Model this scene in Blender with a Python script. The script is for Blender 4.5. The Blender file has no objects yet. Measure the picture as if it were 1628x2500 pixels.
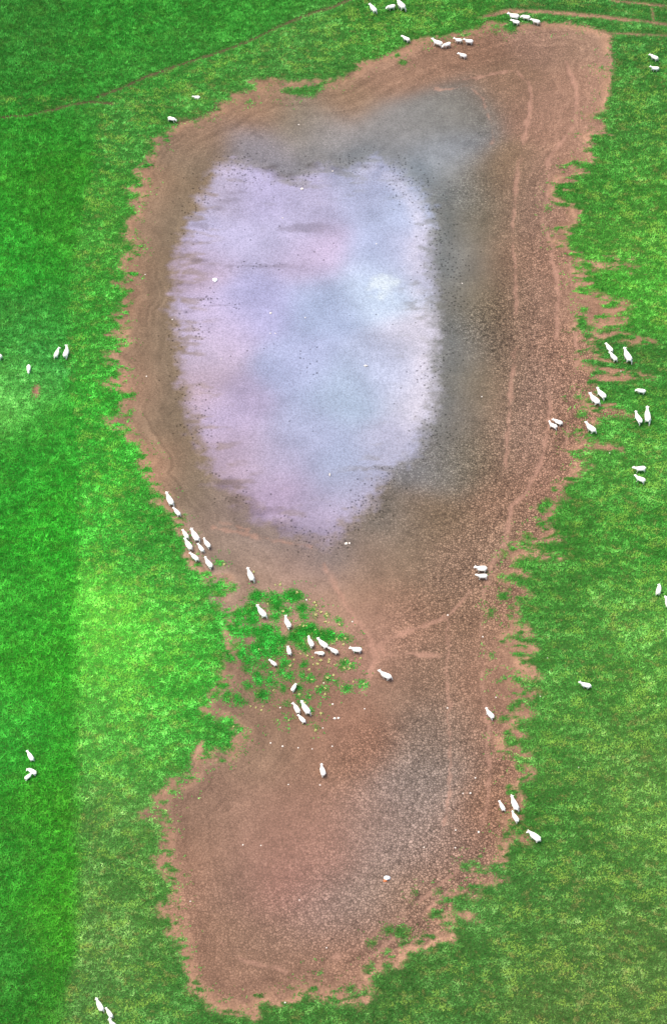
import bpy, bmesh, math, random
import numpy as np
from mathutils import Vector, Matrix

# ------------------------------------------------------------------ camera, sky, sun, exposure
S = bpy.context.scene
C = S.collection
R = math.radians
DEPR = R(56.0)                 # camera looks down at 56 degrees from a helicopter
HALF = R(14.0)                 # half of the vertical field of view
HGT = 143.0
CAMY = -HGT / math.tan(DEPR)
TANH = math.tan(HALF)
cam_d = bpy.data.cameras.new('camera')
cam = bpy.data.objects.new('camera', cam_d); C.objects.link(cam)
cam.location = (0, CAMY, HGT)
cam.rotation_euler = (math.pi / 2 - DEPR, 0, 0)
cam_d.sensor_fit = 'VERTICAL'
cam_d.angle = 2 * HALF
cam_d.clip_start = 1.0
cam_d.clip_end = 3000.0
S.camera = cam

SUN_EL, SUN_AZ = R(70), R(-70)     # azimuth from +y, towards -x : light from the upper left
w = bpy.data.worlds.new('World'); S.world = w; w.use_nodes = True
nt = w.node_tree
bgn = nt.nodes['Background']
sky = nt.nodes.new('ShaderNodeTexSky')
sky.sky_type = 'NISHITA'; sky.sun_disc = False
sky.sun_elevation = SUN_EL; sky.sun_rotation = SUN_AZ
sky.dust_density = 4.0; sky.air_density = 1.0; sky.ozone_density = 1.0
nt.links.new(sky.outputs[0], bgn.inputs[0]); bgn.inputs[1].default_value = 0.10
sun_d = bpy.data.lights.new('sun', 'SUN'); sun = bpy.data.objects.new('sun', sun_d); C.objects.link(sun)
sun_d.energy = 1.5; sun_d.angle = R(35); sun_d.color = (1.0, 0.94, 0.86)
to_sun = Vector((math.sin(SUN_AZ) * math.cos(SUN_EL), math.cos(SUN_AZ) * math.cos(SUN_EL), math.sin(SUN_EL)))
sun.rotation_euler = to_sun.to_track_quat('Z', 'Y').to_euler()
S.view_settings.view_transform = 'Standard'; S.view_settings.look = 'None'
S.view_settings.gamma = 1.0; S.view_settings.exposure = 1.3

# ------------------------------------------------------------------ helpers
random.seed(7)
rng = np.random.default_rng(11)
W0, H0 = 1628.0, 2500.0

def gp(u, v, z=0.0):
    """point of the field under a pixel of the survey photograph (plan of the place), on the level z"""
    u = np.asarray(u, float); v = np.asarray(v, float)
    a = (u - W0 / 2) / (H0 / 2) * TANH; b = (H0 / 2 - v) / (H0 / 2) * TANH
    dx = a; dy = math.cos(DEPR) + b * math.sin(DEPR); dz = -math.sin(DEPR) + b * math.cos(DEPR)
    t = (z - HGT) / dz
    return dx * t, CAMY + dy * t
PXM = H0 / (2 * (HGT / math.sin(DEPR)) * TANH)      # photograph pixels per metre in the middle

def dpts(l):                                       # points read off the 1550-wide view
    a = np.array(l, float)[:, :2] * (1628.0 / 1550.0)
    x, y = gp(a[:, 0], a[:, 1]); return np.stack([x, y], 1)
def npts(l):
    a = np.array(l, float)[:, :2]
    x, y = gp(a[:, 0], a[:, 1]); return np.stack([x, y], 1)

def lin(c):
    c = np.asarray(c, float) / 255.0
    return np.where(c <= 0.04045, c / 12.92, ((c + 0.055) / 1.055) ** 2.4)

def hsh(xi, yi, seed):
    h = (xi.astype(np.int64) * 374761393 + yi.astype(np.int64) * 668265263 + seed * 974711) & 0xffffffff
    h = ((h ^ (h >> 13)) * 1274126177) & 0xffffffff
    h = ((h ^ (h >> 16)) * 2246822519) & 0xffffffff
    return ((h ^ (h >> 15)) & 0xffffff) / float(0x1000000)
def vnoise(x, y, seed=0):
    xi = np.floor(x); yi = np.floor(y); fx = x - xi; fy = y - yi
    fx = fx * fx * (3 - 2 * fx); fy = fy * fy * (3 - 2 * fy)
    a = hsh(xi, yi, seed); b = hsh(xi + 1, yi, seed); c = hsh(xi, yi + 1, seed); d = hsh(xi + 1, yi + 1, seed)
    return (a * (1 - fx) + b * fx) * (1 - fy) + (c * (1 - fx) + d * fx) * fy
def fbm(x, y, seed=0, o=4):
    s = 0; a = 0.5; n = 0; f = 1.0
    for k in range(o):
        xr = x * 0.8 * f - y * 0.6 * f + 17.3 * k; yr = x * 0.6 * f + y * 0.8 * f + 5.1 * k
        s = s + a * vnoise(xr, yr, seed + k * 13); n += a; a *= 0.5; f *= 2.03
    return s / n
def sst(a, b, x):
    t = np.clip((x - a) / (b - a), 0, 1); return t * t * (3 - 2 * t)
def seg_d2(px, py, ax, ay, bx, by):
    ex, ey = bx - ax, by - ay
    t = np.clip(((px - ax) * ex + (py - ay) * ey) / (ex * ex + ey * ey + 1e-12), 0, 1)
    return (px - ax - t * ex) ** 2 + (py - ay - t * ey) ** 2
def line_d(poly, X, Y, closed=False):
    d = np.full(X.shape, 1e9); n = len(poly)
    for i in range(n if closed else n - 1):
        a = poly[i]; b = poly[(i + 1) % n]
        d = np.minimum(d, seg_d2(X, Y, a[0], a[1], b[0], b[1]))
    return np.sqrt(d)
def inside(poly, X, Y):
    r = np.zeros(X.shape, bool); n = len(poly)
    for i in range(n):
        (ax, ay), (bx, by) = poly[i], poly[(i + 1) % n]
        if ay == by: continue
        c = (ay > Y) != (by > Y)
        r ^= c & (X < (bx - ax) * (Y - ay) / (by - ay) + ax)
    return r
def sdf(poly, X, Y):                               # metres, negative inside
    return line_d(poly, X, Y, True) * np.where(inside(poly, X, Y), -1.0, 1.0)
def rbf(P, V, X, Y, sig):
    V = np.atleast_2d(np.asarray(V, float)); V = V if V.shape[0] == len(P) else V.T
    num = np.zeros(X.shape + (V.shape[1],)); den = np.zeros(X.shape)
    for (x, y), v in zip(P, V):
        d2 = (X - x) ** 2 + (Y - y) ** 2
        k = np.exp(-d2 / (2 * sig * sig)) + 2e-4 / (1 + (d2 / (sig * sig)) ** 2)
        den += k; num += k[..., None] * v
    return num / den[..., None]

# ------------------------------------------------------------------ plan of the place (outlines traced on the ground)
MUD = npts([(1491,87),(1470,79),(1391,58),(1328,58),(1271,60),(1192,58),(1176,71),(1108,87),(1087,94),(1008,100),(1003,113),
(971,123),(914,147),(872,158),(877,168),(840,189),(815,196),(760,201),(700,205),(690,196),(625,196),(610,200),(640,205),(620,220),(578,231),
(562,226),(567,244),(530,260),(541,268),(515,273),(478,291),(441,299),(431,310),(410,328),(378,344),(381,362),(362,388),(362,399),
(336,420),(352,436),(357,452),(315,459),(347,475),(320,494),(333,505),(336,521),(315,537),(315,558),(302,573),(336,597),(331,608),
(305,621),(302,642),(294,652),(312,668),(310,684),(281,692),(315,702),(328,715),(305,736),(305,762),(276,770),(299,794),(302,810),
(265,815),(294,826),(305,836),(273,857),(263,870),(278,889),(299,904),(294,925),(252,935),(284,946),(315,965),(302,975),(299,999),
(294,1010),(263,1024),(278,1039),(315,1042),(320,1068),(341,1087),(347,1105),(368,1126),(339,1126),(357,1152),(362,1176),(391,1200),
(404,1215),(370,1223),(410,1236),(420,1263),(436,1270),(433,1289),(452,1315),(454,1336),(457,1362),(467,1378),(494,1404),(504,1420),
(551,1415),(557,1436),(540,1450),(520,1456),(545,1475),(565,1500),(551,1552),(554,1585),(557,1620),(546,1642),(541,1668),(520,1689),
(494,1726),(509,1747),(546,1757),(570,1775),(599,1794),(575,1808),(562,1836),(520,1838),(499,1841),(494,1815),(473,1857),(467,1889),(452,1904),(415,1904),
(410,1925),(378,1946),(389,1967),(378,1983),(347,1988),(378,1996),(389,2000),(404,2026),(397,2058),(402,2084),(383,2100),(389,2115),
(415,2137),(420,2184),(420,2210),(383,2213),(394,2228),(420,2226),(431,2257),(415,2276),(441,2294),(446,2341),(457,2367),(467,2410),
(488,2425),(515,2452),(530,2462),(567,2465),(620,2478),(625,2446),(672,2441),(693,2449),(727,2441),(725,2425),(756,2420),(782,2436),
(814,2431),(820,2446),(893,2449),(903,2425),(893,2389),(919,2370),(971,2357),(987,2336),(951,2320),(987,2315),(1050,2320),(1056,2294),
(1108,2289),(1103,2268),(1108,2247),(1063,2231),(1103,2231),(1166,2244),(1140,2226),(1108,2210),(1119,2192),(1161,2184),(1171,2158),
(1229,2152),(1176,2126),(1192,2108),(1229,2105),(1234,2068),(1234,2058),(1297,2053),(1234,2034),(1234,2010),(1266,1999),(1276,1957),
(1255,1920),(1276,1899),(1302,1883),(1276,1868),(1287,1847),(1260,1826),(1229,1831),(1224,1799),(1250,1789),(1281,1797),(1255,1778),
(1260,1757),(1302,1742),(1271,1726),(1276,1705),(1308,1692),(1276,1684),(1250,1668),(1250,1652),(1287,1650),(1318,1652),(1302,1636),
(1266,1626),(1266,1610),(1297,1600),(1308,1584),(1266,1573),(1234,1558),(1250,1545),(1297,1552),(1266,1526),(1260,1510),(1260,1488),
(1250,1462),(1292,1452),(1255,1430),(1218,1415),(1250,1399),(1281,1404),(1250,1378),(1239,1362),(1260,1354),(1365,1362),(1313,1352),
(1266,1336),(1266,1320),(1329,1318),(1371,1318),(1350,1304),(1339,1284),(1344,1268),(1350,1247),(1350,1231),(1381,1215),(1365,1194),
(1376,1181),(1407,1168),(1407,1152),(1439,1139),(1418,1123),(1407,1100),(1444,1094),(1512,1097),(1475,1084),(1423,1073),(1428,1047),
(1460,1031),(1465,1013),(1544,1012),(1500,1002),(1434,988),(1428,975),(1455,967),(1449,936),(1470,925),(1549,922),(1602,920),(1538,913),(1470,912),
(1418,888),(1418,875),(1460,867),(1444,836),(1486,828),(1549,838),(1591,838),(1523,820),(1470,815),(1433,812),(1407,794),(1412,783),
(1444,789),(1486,799),(1533,794),(1523,773),(1491,762),(1549,747),(1481,726),(1439,715),(1407,707),(1407,697),(1444,689),(1402,663),
(1444,655),(1549,652),(1460,645),(1418,636),(1397,610),(1355,589),(1381,587),(1381,573),(1371,558),(1397,550),(1407,537),(1397,516),
(1397,500),(1360,488),(1350,462),(1365,436),(1392,425),(1434,420),(1386,402),(1418,396),(1444,394),(1434,368),(1449,352),(1428,331),
(1476,315),(1465,294),(1439,284),(1470,273),(1481,231),(1481,210),(1491,179),(1460,171),(1491,163),(1491,147),(1486,121),(1481,100)])
STRIPS = [npts([(677,222),(700,212),(760,204),(814,193),(832,198),(800,207),(785,225),(770,238),(730,236),(690,229)]),
          npts([(1080,97),(1120,82),(1150,79),(1155,86),(1110,93)])]
def crop(ox, oy, k, l): return [(ox + a * k, oy + b * k, r * k) for a, b, r in l]
BLOBS = crop(600,1440,.2452,[(110,60,60),(200,70,50),(270,90,60),(320,130,55),(280,170,50),(400,200,50),(60,190,70),(20,210,60),(460,50,70),
(530,60,50),(560,180,55),(590,250,45),(570,140,40),(670,180,35),(680,250,30),(790,240,25),(920,285,22),(940,330,18),(60,300,60),(290,260,45),
(20,400,60),(120,410,60),(220,410,70),(300,400,40),(180,520,70),(280,490,80),(350,500,60),(480,460,60),(560,400,70),(640,380,70),
(690,420,60),(800,440,70),(860,450,50),(940,450,40),(1000,470,40),(1040,475,30),(540,520,50),(590,560,40),(100,580,60),(200,620,60),(280,610,60),
(350,600,50),(120,650,40),(30,700,50),(90,720,45),(180,760,40),(20,790,40),(400,720,50),(380,690,40),(570,730,40),(360,810,40),(430,840,50),
(100,830,40),(250,830,35),(130,900,50),(230,900,45),(270,940,40),(570,840,40),(640,860,40),(810,860,35),(900,890,30),(970,700,40),(960,750,40),
(1050,740,25),(1160,910,40),(1010,960,40),(370,960,25),(30,950,40),(-60,250,60),(-80,420,60),(-70,560,50),(-40,640,50),(-90,330,50)])
BLOBS += crop(640,1640,.129,[(400,280,60),(710,280,60),(700,420,60),(860,330,60),(890,440,50),(1070,320,60),(1190,290,50),(1100,370,40),(760,540,70),
(470,590,50),(30,450,70),(930,730,50),(1020,1020,35),(480,890,40)])
BLOBS += [(530,1695,12),(555,1700,12),(580,1707,12),(597,1712,8),(640,1695,14),(505,1760,14),(530,1770,13),(555,1765,12),(550,1790,11),(580,1785,9),
(600,1792,7),(510,1820,14),(530,1815,11),(550,1825,12),(1378,967,5),(1410,967,8),(1420,794,16),(1426,757,9),(1352,563,7),(1336,508,6),(1420,1013,11),
(1391,1055,9),(1321,1278,12),(1286,1307,9),(1231,1352,10),(1331,1231,14),(1322,1243,10),(1229,1457,11),(1239,1410,10),(1222,1414,8),(1197,1493,7),(1242,1331,5),
(1229,1757,10),(1260,1849,7),(1197,1502,6),(1242,1505,6),(1216,1663,7),(1250,1731,8),(1200,1600,5),(1137,2113,9),(1158,2108,10),(1071,2176,8),
(1084,2188,6),(1100,2176,5),(1126,2170,5),(1013,2178,5),(950,2268,11),(982,2278,15),(908,2302,9),(1011,2289,6),(1021,2300,6),(1037,2283,7),(898,2362,9),(945,2362,8),
(856,2420,10),(890,2420,6),(1124,2205,16),(1210,79,8),(1208,66,10),(1247,66,16),(1235,64,10),(982,152,8),(969,135,6),(1478,135,6),(1444,289,9),(1467,168,7),
(423,2139,6),(483,2395,6),(428,1933,10),(399,1991,7),(315,1008,8),(538,1373,8),(530,1368,7),(570,1436,8),(609,247,7),(602,250,5),(473,297,6),(505,278,9),(492,283,7),(765,2374,5),(778,2372,5)]
BP = npts(BLOBS); BR = np.array([b[2] for b in BLOBS]) / PXM
# worn tracks through the grass : (points, half width in metres)
TRACKS = [(npts([(-60,296),(0,286),(68,281),(126,268),(173,255),(215,247),(273,252)]), .10),
 (npts([(236,236),(294,215),(357,186),(420,163),(473,147),(551,121),(614,97),(683,63),(761,31),(814,16),(860,-5),(960,-50)]), .13),
 (npts([(1180,40),(1244,26),(1339,29),(1444,38),(1549,50),(1628,60),(1700,66)]), .20),
 (npts([(1475,80),(1560,84),(1628,88),(1700,95)]), .07),
 (npts([(1490,0),(1560,8),(1628,14),(1700,20)]), .08),
 (npts([(1590,20),(1594,60)]), .05),
 (npts([(440,300),(500,280),(530,262),(560,262)]), .05)]
FAINT = [npts(l) for l in ([(100,145),(200,163),(258,235)],[(185,165),(100,215),(0,240)],[(270,130),(345,170),(385,185)],[(330,35),(420,65),(520,120)],[(140,150),(60,80)],
 [(700,210),(760,198),(840,185)],[(960,110),(1080,86),(1150,60)],[(150,1915),(185,1912)])]
PALE = dpts([(505,378),(560,372),(610,395),(640,412),(690,420),(735,385),(800,397),(870,362),(930,390),(985,450),(1008,520),(992,590),(1000,680),(1008,790),
(1010,880),(1000,960),(960,1040),(900,1090),(870,1130),(855,1180),(800,1215),(760,1258),(700,1232),(610,1200),(545,1142),(490,1100),(470,1020),(440,950),
(420,850),(412,760),(410,650),(430,540),(460,470),(490,410)])
SOIL_OUT = [(330,450,185,140,115),(300,600,175,130,105),(300,700,175,130,105),(305,900,170,125,105),(350,1080,180,135,110),(370,600,140,118,95),(350,800,140,115,95),
(390,1000,140,118,98),(400,450,140,115,92),(450,330,150,118,98),(410,700,146,127,110),(600,250,155,122,100),(800,230,150,120,98),(700,280,140,125,108),(900,160,160,125,105),
(1000,130,158,122,102),(1100,90,155,118,98),(1250,80,160,125,108),(1350,90,170,135,115),(1390,200,175,135,115),(1180,200,150,118,98),(1250,250,158,122,105),(1330,300,178,137,117),
(1180,400,145,118,92),(1200,600,150,112,90),(1250,700,165,130,112),(1300,600,175,130,108),(1310,800,180,138,116),(1320,1000,178,134,110),(1230,900,168,138,126),(1150,700,140,112,88),
(1150,900,145,118,95),(1200,1000,165,135,120),(1250,1100,175,130,110),(1180,1150,160,125,105),(1100,500,120,112,95),(1110,700,118,112,92),(1100,900,125,115,95),(1060,1050,130,115,95),
(1000,1200,135,112,92),(950,1300,140,118,100),(900,1200,145,130,120),(850,1300,155,130,115),(900,1380,150,118,98),(1080,250,130,125,120),(1000,280,138,135,134),(1050,350,140,142,150),
(1000,380,150,155,165),(900,300,145,140,140),(750,310,150,145,148),(600,350,150,142,150),(900,350,140,140,146),(1060,450,135,138,140),(1050,600,140,142,145),(1060,800,140,138,140),(1040,950,150,145,150),
(980,1050,155,148,152),(560,1170,150,130,130),(640,1220,145,128,125),(740,1290,150,135,135),(700,1330,170,140,130),(620,1270,165,140,130),(500,1220,156,130,114),(600,1320,168,138,120),(470,1150,142,122,104),(440,1080,140,122,104),(540,1250,150,130,118),(450,360,138,120,102),
(700,1370,178,140,118),(800,1400,172,136,116),(870,1440,185,142,125),(950,1440,168,128,108),(1050,1400,145,115,95),(1100,1300,160,128,108),(1060,1330,155,125,108),(1150,1400,170,130,108),
(880,1540,165,125,108),(930,1600,145,115,98),(1000,1560,150,120,102),(1000,1700,156,134,122),(960,1850,165,144,136),(1010,1800,160,141,132),(1080,1700,160,130,112),(1120,1600,165,125,105),
(1160,1700,170,125,105),(850,1700,160,118,98),(750,1750,155,118,98),(650,1650,150,118,98),(700,1640,145,112,92),(560,1680,155,125,105),(620,1750,160,128,108),(700,1850,160,122,105),
(600,1950,166,125,110),(750,1980,166,126,113),(650,2060,168,123,111),(720,1920,165,125,110),(780,1700,164,122,105),(850,1900,163,130,117),(550,2050,145,115,100),(560,1900,160,125,108),(480,1900,150,118,100),(430,2000,160,122,102),(405,2050,185,140,118),
(430,2250,180,136,114),(480,2200,155,118,98),(550,2200,150,118,100),(650,2200,158,125,108),(750,2120,165,135,125),(850,2100,160,138,128),(900,1950,160,138,130),(1000,1950,158,135,125),
(1050,1990,165,132,118),(950,2100,160,130,112),(800,2230,170,128,108),(650,2280,165,125,105),(560,2330,165,125,105),(740,2290,170,130,108),(900,2190,172,130,110),(1000,2110,178,136,114),
(1100,2030,172,130,108),(1130,1900,165,122,100),(1160,1850,168,127,105),(1480,900,165,125,100),(1430,700,165,125,100),(1250,1350,172,132,110),(1350,0,165,128,105),(100,250,90,85,60),(600,120,120,105,75)]
for _y in range(420, 1060, 90):
    _s = -30 if _y > 900 else 0
    SOIL_OUT += [(1045 + _s, _y, 142, 142, 147), (1085 + _s, _y, 128, 122, 110), (1120 + _s, _y, 120, 111, 92), (1160 + _s, _y, 140, 114, 93), (1200 + _s * .5, _y, 152, 119, 100), (1240 + _s * .5, _y, 166, 136, 123), (1290, _y, 163, 122, 102), (1325, _y, 174, 133, 112)]
for _y in range(480, 1000, 90):
    SOIL_OUT += [(330, _y, 172, 130, 108), (358, _y, 130, 113, 93), (381, _y, 132, 116, 97), (402, _y, 148, 129, 111)]
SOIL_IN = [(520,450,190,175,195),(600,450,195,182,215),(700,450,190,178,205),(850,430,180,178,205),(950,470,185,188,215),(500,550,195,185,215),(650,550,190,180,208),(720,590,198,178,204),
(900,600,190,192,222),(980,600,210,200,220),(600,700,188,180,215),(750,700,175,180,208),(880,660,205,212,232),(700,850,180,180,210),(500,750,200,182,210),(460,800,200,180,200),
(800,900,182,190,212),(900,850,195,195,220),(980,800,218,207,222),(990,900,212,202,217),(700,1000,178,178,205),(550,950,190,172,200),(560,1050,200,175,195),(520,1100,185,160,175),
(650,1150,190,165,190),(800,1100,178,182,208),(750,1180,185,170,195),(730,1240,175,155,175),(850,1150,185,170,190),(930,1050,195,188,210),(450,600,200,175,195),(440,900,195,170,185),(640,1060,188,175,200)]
GRASS_C = [(50,100,45,125,38),(300,60,45,135,38),(600,30,52,140,42),(150,180,48,135,40),(400,150,55,140,45),(700,100,70,140,55),(900,60,60,135,45),(500,220,70,145,55),(300,300,62,140,50),
(100,350,40,130,32),(60,600,42,150,38),(150,550,50,140,32),(230,500,64,148,48),(260,750,58,150,46),(60,760,55,140,50),(120,820,60,150,62),(50,900,85,175,75),(20,940,104,180,80),  # palest points by the left edge paint a window reflection's haze into the grass
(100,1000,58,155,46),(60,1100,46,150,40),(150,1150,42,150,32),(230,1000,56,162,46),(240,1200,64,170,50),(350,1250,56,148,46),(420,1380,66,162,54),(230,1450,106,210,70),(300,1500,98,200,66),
(400,1550,64,164,50),(100,1400,45,150,38),(150,1600,42,150,30),(60,1700,46,152,42),(280,1650,88,176,62),(400,1650,58,165,45),(300,1750,80,165,60),(430,1720,58,140,48),(300,1900,90,150,65),
(250,2000,75,135,55),(60,2000,40,135,32),(150,2050,55,150,25),(60,2250,40,125,35),(165,1250,42,152,32),(165,1400,38,150,26),(165,1550,40,142,26),(165,1750,40,138,24),(160,1900,48,140,22),(165,2200,58,150,22),(160,2300,45,130,22),(158,1000,45,150,40),(150,750,55,150,48),(280,2150,85,135,60),(350,2100,70,135,50),(300,2300,75,130,55),(100,2350,35,115,25),(400,2330,65,130,50),
(600,2350,60,120,45),(1450,60,60,130,50),(1480,250,65,135,50),(1450,450,60,135,45),(1500,500,75,150,50),(1500,700,70,155,48),(1450,850,55,125,45),(1500,950,65,145,50),(1480,1100,70,145,52),
(1350,1250,62,135,45),(1500,1250,60,140,45),(1350,1400,65,135,48),(1500,1450,80,150,58),(1300,1550,65,135,50),(1450,1600,75,140,52),(1300,1700,72,138,52),(1450,1750,80,135,55),
(1500,1900,85,140,58),(1300,1900,62,125,45),(1400,2050,70,125,50),(1150,2100,65,125,50),(1250,2200,75,125,52),(1450,2250,82,125,55),(1050,2250,62,118,45),(1000,2330,65,118,48),(1300,2350,78,120,52),
(650,1450,40,150,42),(620,1600,40,140,42)]
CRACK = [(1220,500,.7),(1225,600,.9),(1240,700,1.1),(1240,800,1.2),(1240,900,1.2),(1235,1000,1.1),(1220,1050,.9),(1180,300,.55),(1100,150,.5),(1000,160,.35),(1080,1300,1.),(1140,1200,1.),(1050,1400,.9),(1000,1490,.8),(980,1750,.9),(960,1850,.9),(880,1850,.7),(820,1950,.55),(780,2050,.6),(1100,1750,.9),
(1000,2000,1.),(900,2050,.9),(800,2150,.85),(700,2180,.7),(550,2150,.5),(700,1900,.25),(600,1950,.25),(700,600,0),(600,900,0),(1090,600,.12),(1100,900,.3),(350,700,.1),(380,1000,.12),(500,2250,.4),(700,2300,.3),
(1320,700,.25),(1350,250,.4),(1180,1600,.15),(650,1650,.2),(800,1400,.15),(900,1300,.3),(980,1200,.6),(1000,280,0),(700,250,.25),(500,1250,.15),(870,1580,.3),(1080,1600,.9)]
PINK = [(npts(l), wd) for l, wd in (([(1130,190),(1255,163),(1297,205),(1292,262),(1281,325),(1265,399),(1260,457),(1255,526),(1252,605),(1260,647),(1258,710),(1260,789),(1255,880),(1242,1000),(1237,1095),(1235,1140)],.28),
 ([(1380,150),(1407,220),(1402,300),(1360,360),(1339,388),(1334,470),(1323,542),(1344,594),(1363,710),(1357,789),(1355,868),(1345,960),(1334,1058),(1318,1136),(1281,1205),(1250,1231),(1234,1325),(1197,1378),(1182,1440),(1176,1488),(1174,1552),
   (1176,1615),(1179,1689),(1189,1773),(1192,1867),(1192,1936),(1181,1993),(1176,2031),(1150,2079),(1108,2131),(1061,2168),(992,2226),(919,2273),(861,2320),(814,2336)],.32),
 ([(1150,1440),(1095,1500),(1090,1542),(1092,1657),(1097,1815),(1097,1936),(1085,2010)],.24),([(1085,1505),(1040,1522),(980,1540),(925,1570)],.3),([(925,1570),(940,1590),(1000,1592),(1075,1597)],.22),
 ([(1060,212),(1108,210),(1150,202),(1176,236),(1202,289),(1202,341)],.2),([(790,1375),(850,1480),(900,1550),(915,1600),(890,1680)],.4),([(1381,600),(1400,720),(1410,880),(1395,1000),(1375,1110)],.2),
 ([(520,1285),(640,1310),(760,1330)],.22),([(530,2290),(600,2345),(700,2370)],.22),([(540,1270),(600,1290)],.2),([(1090,2180),(1040,2220),(960,2290),(900,2340)],.3))]

# ------------------------------------------------------------------ fields on a dense grid over the place
STEP = 0.14
XD = np.arange(-42, 42.001, STEP); YD = np.arange(-54, 74.001, STEP)
GX, GY = np.meshgrid(XD, YD)
def samp(F, x, y):
    fx = np.clip((np.asarray(x) - XD[0]) / STEP, 0, len(XD) - 1.001); fy = np.clip((np.asarray(y) - YD[0]) / STEP, 0, len(YD) - 1.001)
    i = fx.astype(int); j = fy.astype(int); a = fx - i; b = fy - j
    if F.ndim == 3: a = a[..., None]; b = b[..., None]
    return (F[j, i] * (1 - a) + F[j, i + 1] * a) * (1 - b) + (F[j + 1, i] * (1 - a) + F[j + 1, i + 1] * a) * b
def coarse(fn, k=4):                               # evaluate a slow field on every k-th point, interpolate
    xs = XD[::k]; ys = YD[::k]
    cx, cy = np.meshgrid(xs, ys); F = fn(cx, cy)
    fx = np.clip((GX - xs[0]) / (STEP * k), 0, len(xs) - 1.001); fy = np.clip((GY - ys[0]) / (STEP * k), 0, len(ys) - 1.001)
    i = fx.astype(int); j = fy.astype(int); a = fx - i; b = fy - j
    if F.ndim == 3: a = a[..., None]; b = b[..., None]
    return (F[j, i] * (1 - a) + F[j, i + 1] * a) * (1 - b) + (F[j + 1, i] * (1 - a) + F[j + 1, i + 1] * a) * b

d_mud = sdf(MUD, GX, GY)
d_pale = coarse(lambda x, y: sdf(PALE, x, y), 3)
n1 = fbm(GX * 1.3, GY * 1.3, 3, 4) - .5
n2 = fbm(GX * .35, GY * .35, 9, 4) - .5
n3 = fbm(GX * .30, GY * 1.3, 21, 4) - .5           # streaks running across, like the mown rows
g = d_mud.copy()
for P in STRIPS: g = np.maximum(g, -sdf(P, GX, GY))
for (bx, by), br in zip(BP, BR):
    m = (np.abs(GX - bx) < br + 1.0) & (np.abs(GY - by) < br + 1.0)
    g[m] = np.maximum(g[m], br * 1.55 - np.sqrt((GX[m] - bx) ** 2 + (GY[m] - by) ** 2))
n4 = fbm(GX * 3.0, GY * 3.4, 14, 3) - .5
g = g + 0.55 * n1 + (.75 * n4 + .25 * np.clip(n4, -1, 0)) * (sst(2.2, .2, np.abs(d_mud)) * .6 + .4)
n6 = fbm(GX * 1.2 + 9, GY * 3.0, 16, 3) - .5
g = np.where((d_mud > -1.7) & (GY < npts([(800, 330)])[0, 1]), np.maximum(g, 3.2 * (n6 - .05) - 1.6 * sst(-.3, -1.6, d_mud)), g)     # fine fringe of turf over the rim
n5 = fbm(GX * .8 + 3, GY * 2.1, 15, 4) - .5
yb, yt = npts([(1412, 1180)])[0, 1], npts([(1412, 560)])[0, 1]
off = 1.4 * sst(2.2, -1.4, GX + 2.6 * n2 - npts([(1425, 900)])[0, 0]) + 2.0 * sst(yb + 2, yb - 1, GY) + 2.0 * sst(yt - 1, yt + 2, GY) + sst(-1.5, -4, d_mud)
g = np.where(off < 1.39, np.maximum(g, 4.0 * (n5 - .02) - off), g)      # ragged turf between the bare streaks on the right
right = sst(14, 20, GX)
bare = sst(.13, .24, n3 - 0.035 * np.clip(d_mud, 0, 9)) * right * sst(7.0, .5, d_mud)
g = g - 1.2 * bare
left_in = sst(-19, -21, GX) * sst(9.0, 5.0, np.abs(GY - 14))
trk = np.full(GX.shape, 9.0)
for P, wd in TRACKS:
    d = line_d(P, GX + .22 * n1, GY + .22 * n1)
    trk = np.minimum(trk, d - wd * (1.05 + 1.6 * n2 + 1.0 * n1))
g = np.minimum(g, np.maximum(trk, -0.4) * 1.6 + .1)
wx, wy = npts([(88, 957)])[0]
g = np.minimum(g, np.sqrt(((GX - wx) * 1.6) ** 2 + ((GY - wy) * .85) ** 2) - .38 + .3 * n1)   # worn scrape in the left field
fnt = np.full(GX.shape, 9.0)
for P in FAINT: fnt = np.minimum(fnt, line_d(P, GX + .5 * n2, GY + .5 * n1))
fnt = sst(.30, .05, fnt)
BOUND = npts([(250,250),(225,400),(185,600),(168,760),(165,900),(186,1050),(190,1300),(193,1600),(193,2000),(190,2300),(150,2500),(130,2600)])
bd_x = np.interp(GY, BOUND[::-1, 1], BOUND[::-1, 0])
leftf = sst(.25, -.25, GX - bd_x + .25 * n1) * sst(gp(0, 250)[1] + 1, gp(0, 300)[1], GY)      # longer sward left of the old fence line
tl = np.interp(GX, [p[0] for p in TRACKS[1][0]], [p[1] for p in TRACKS[1][0]])
topf = sst(-.3, .3, GY - tl) * sst(2, -2, GX - npts([(860, 0)])[0, 0])
longs = np.maximum(leftf, topf)

# ground height : a shallow basin, small shelves where the water stood, hummocks
Z = 0.10 * (fbm(GX * .06, GY * .06, 40, 3) - .5) * 2
Z = Z - 0.32 * sst(0, -9, d_mud) - 0.05 * sst(.1, -.25, g) + .05 * n1 * .5 + .03 * (fbm(GX * 2.5, GY * 2.5, 60, 2) - .5)
pink = np.zeros(GX.shape)
for P, wd in PINK:
    d = line_d(P, GX + .5 * n1, GY + .5 * n1)
    pink = np.maximum(pink, sst(wd * .95, wd * .1, d + .5 * (fbm(GX * 1.6, GY * 1.1, 77, 3) - .5)) * sst(.22, .52, fbm(GX * .7, GY * .28, 78, 3)))
Z = Z - .03 * pink - .05 * sst(.45, .0, trk) * (d_mud > 0)
def zat(x, y): return samp(Z, x, y)

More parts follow.
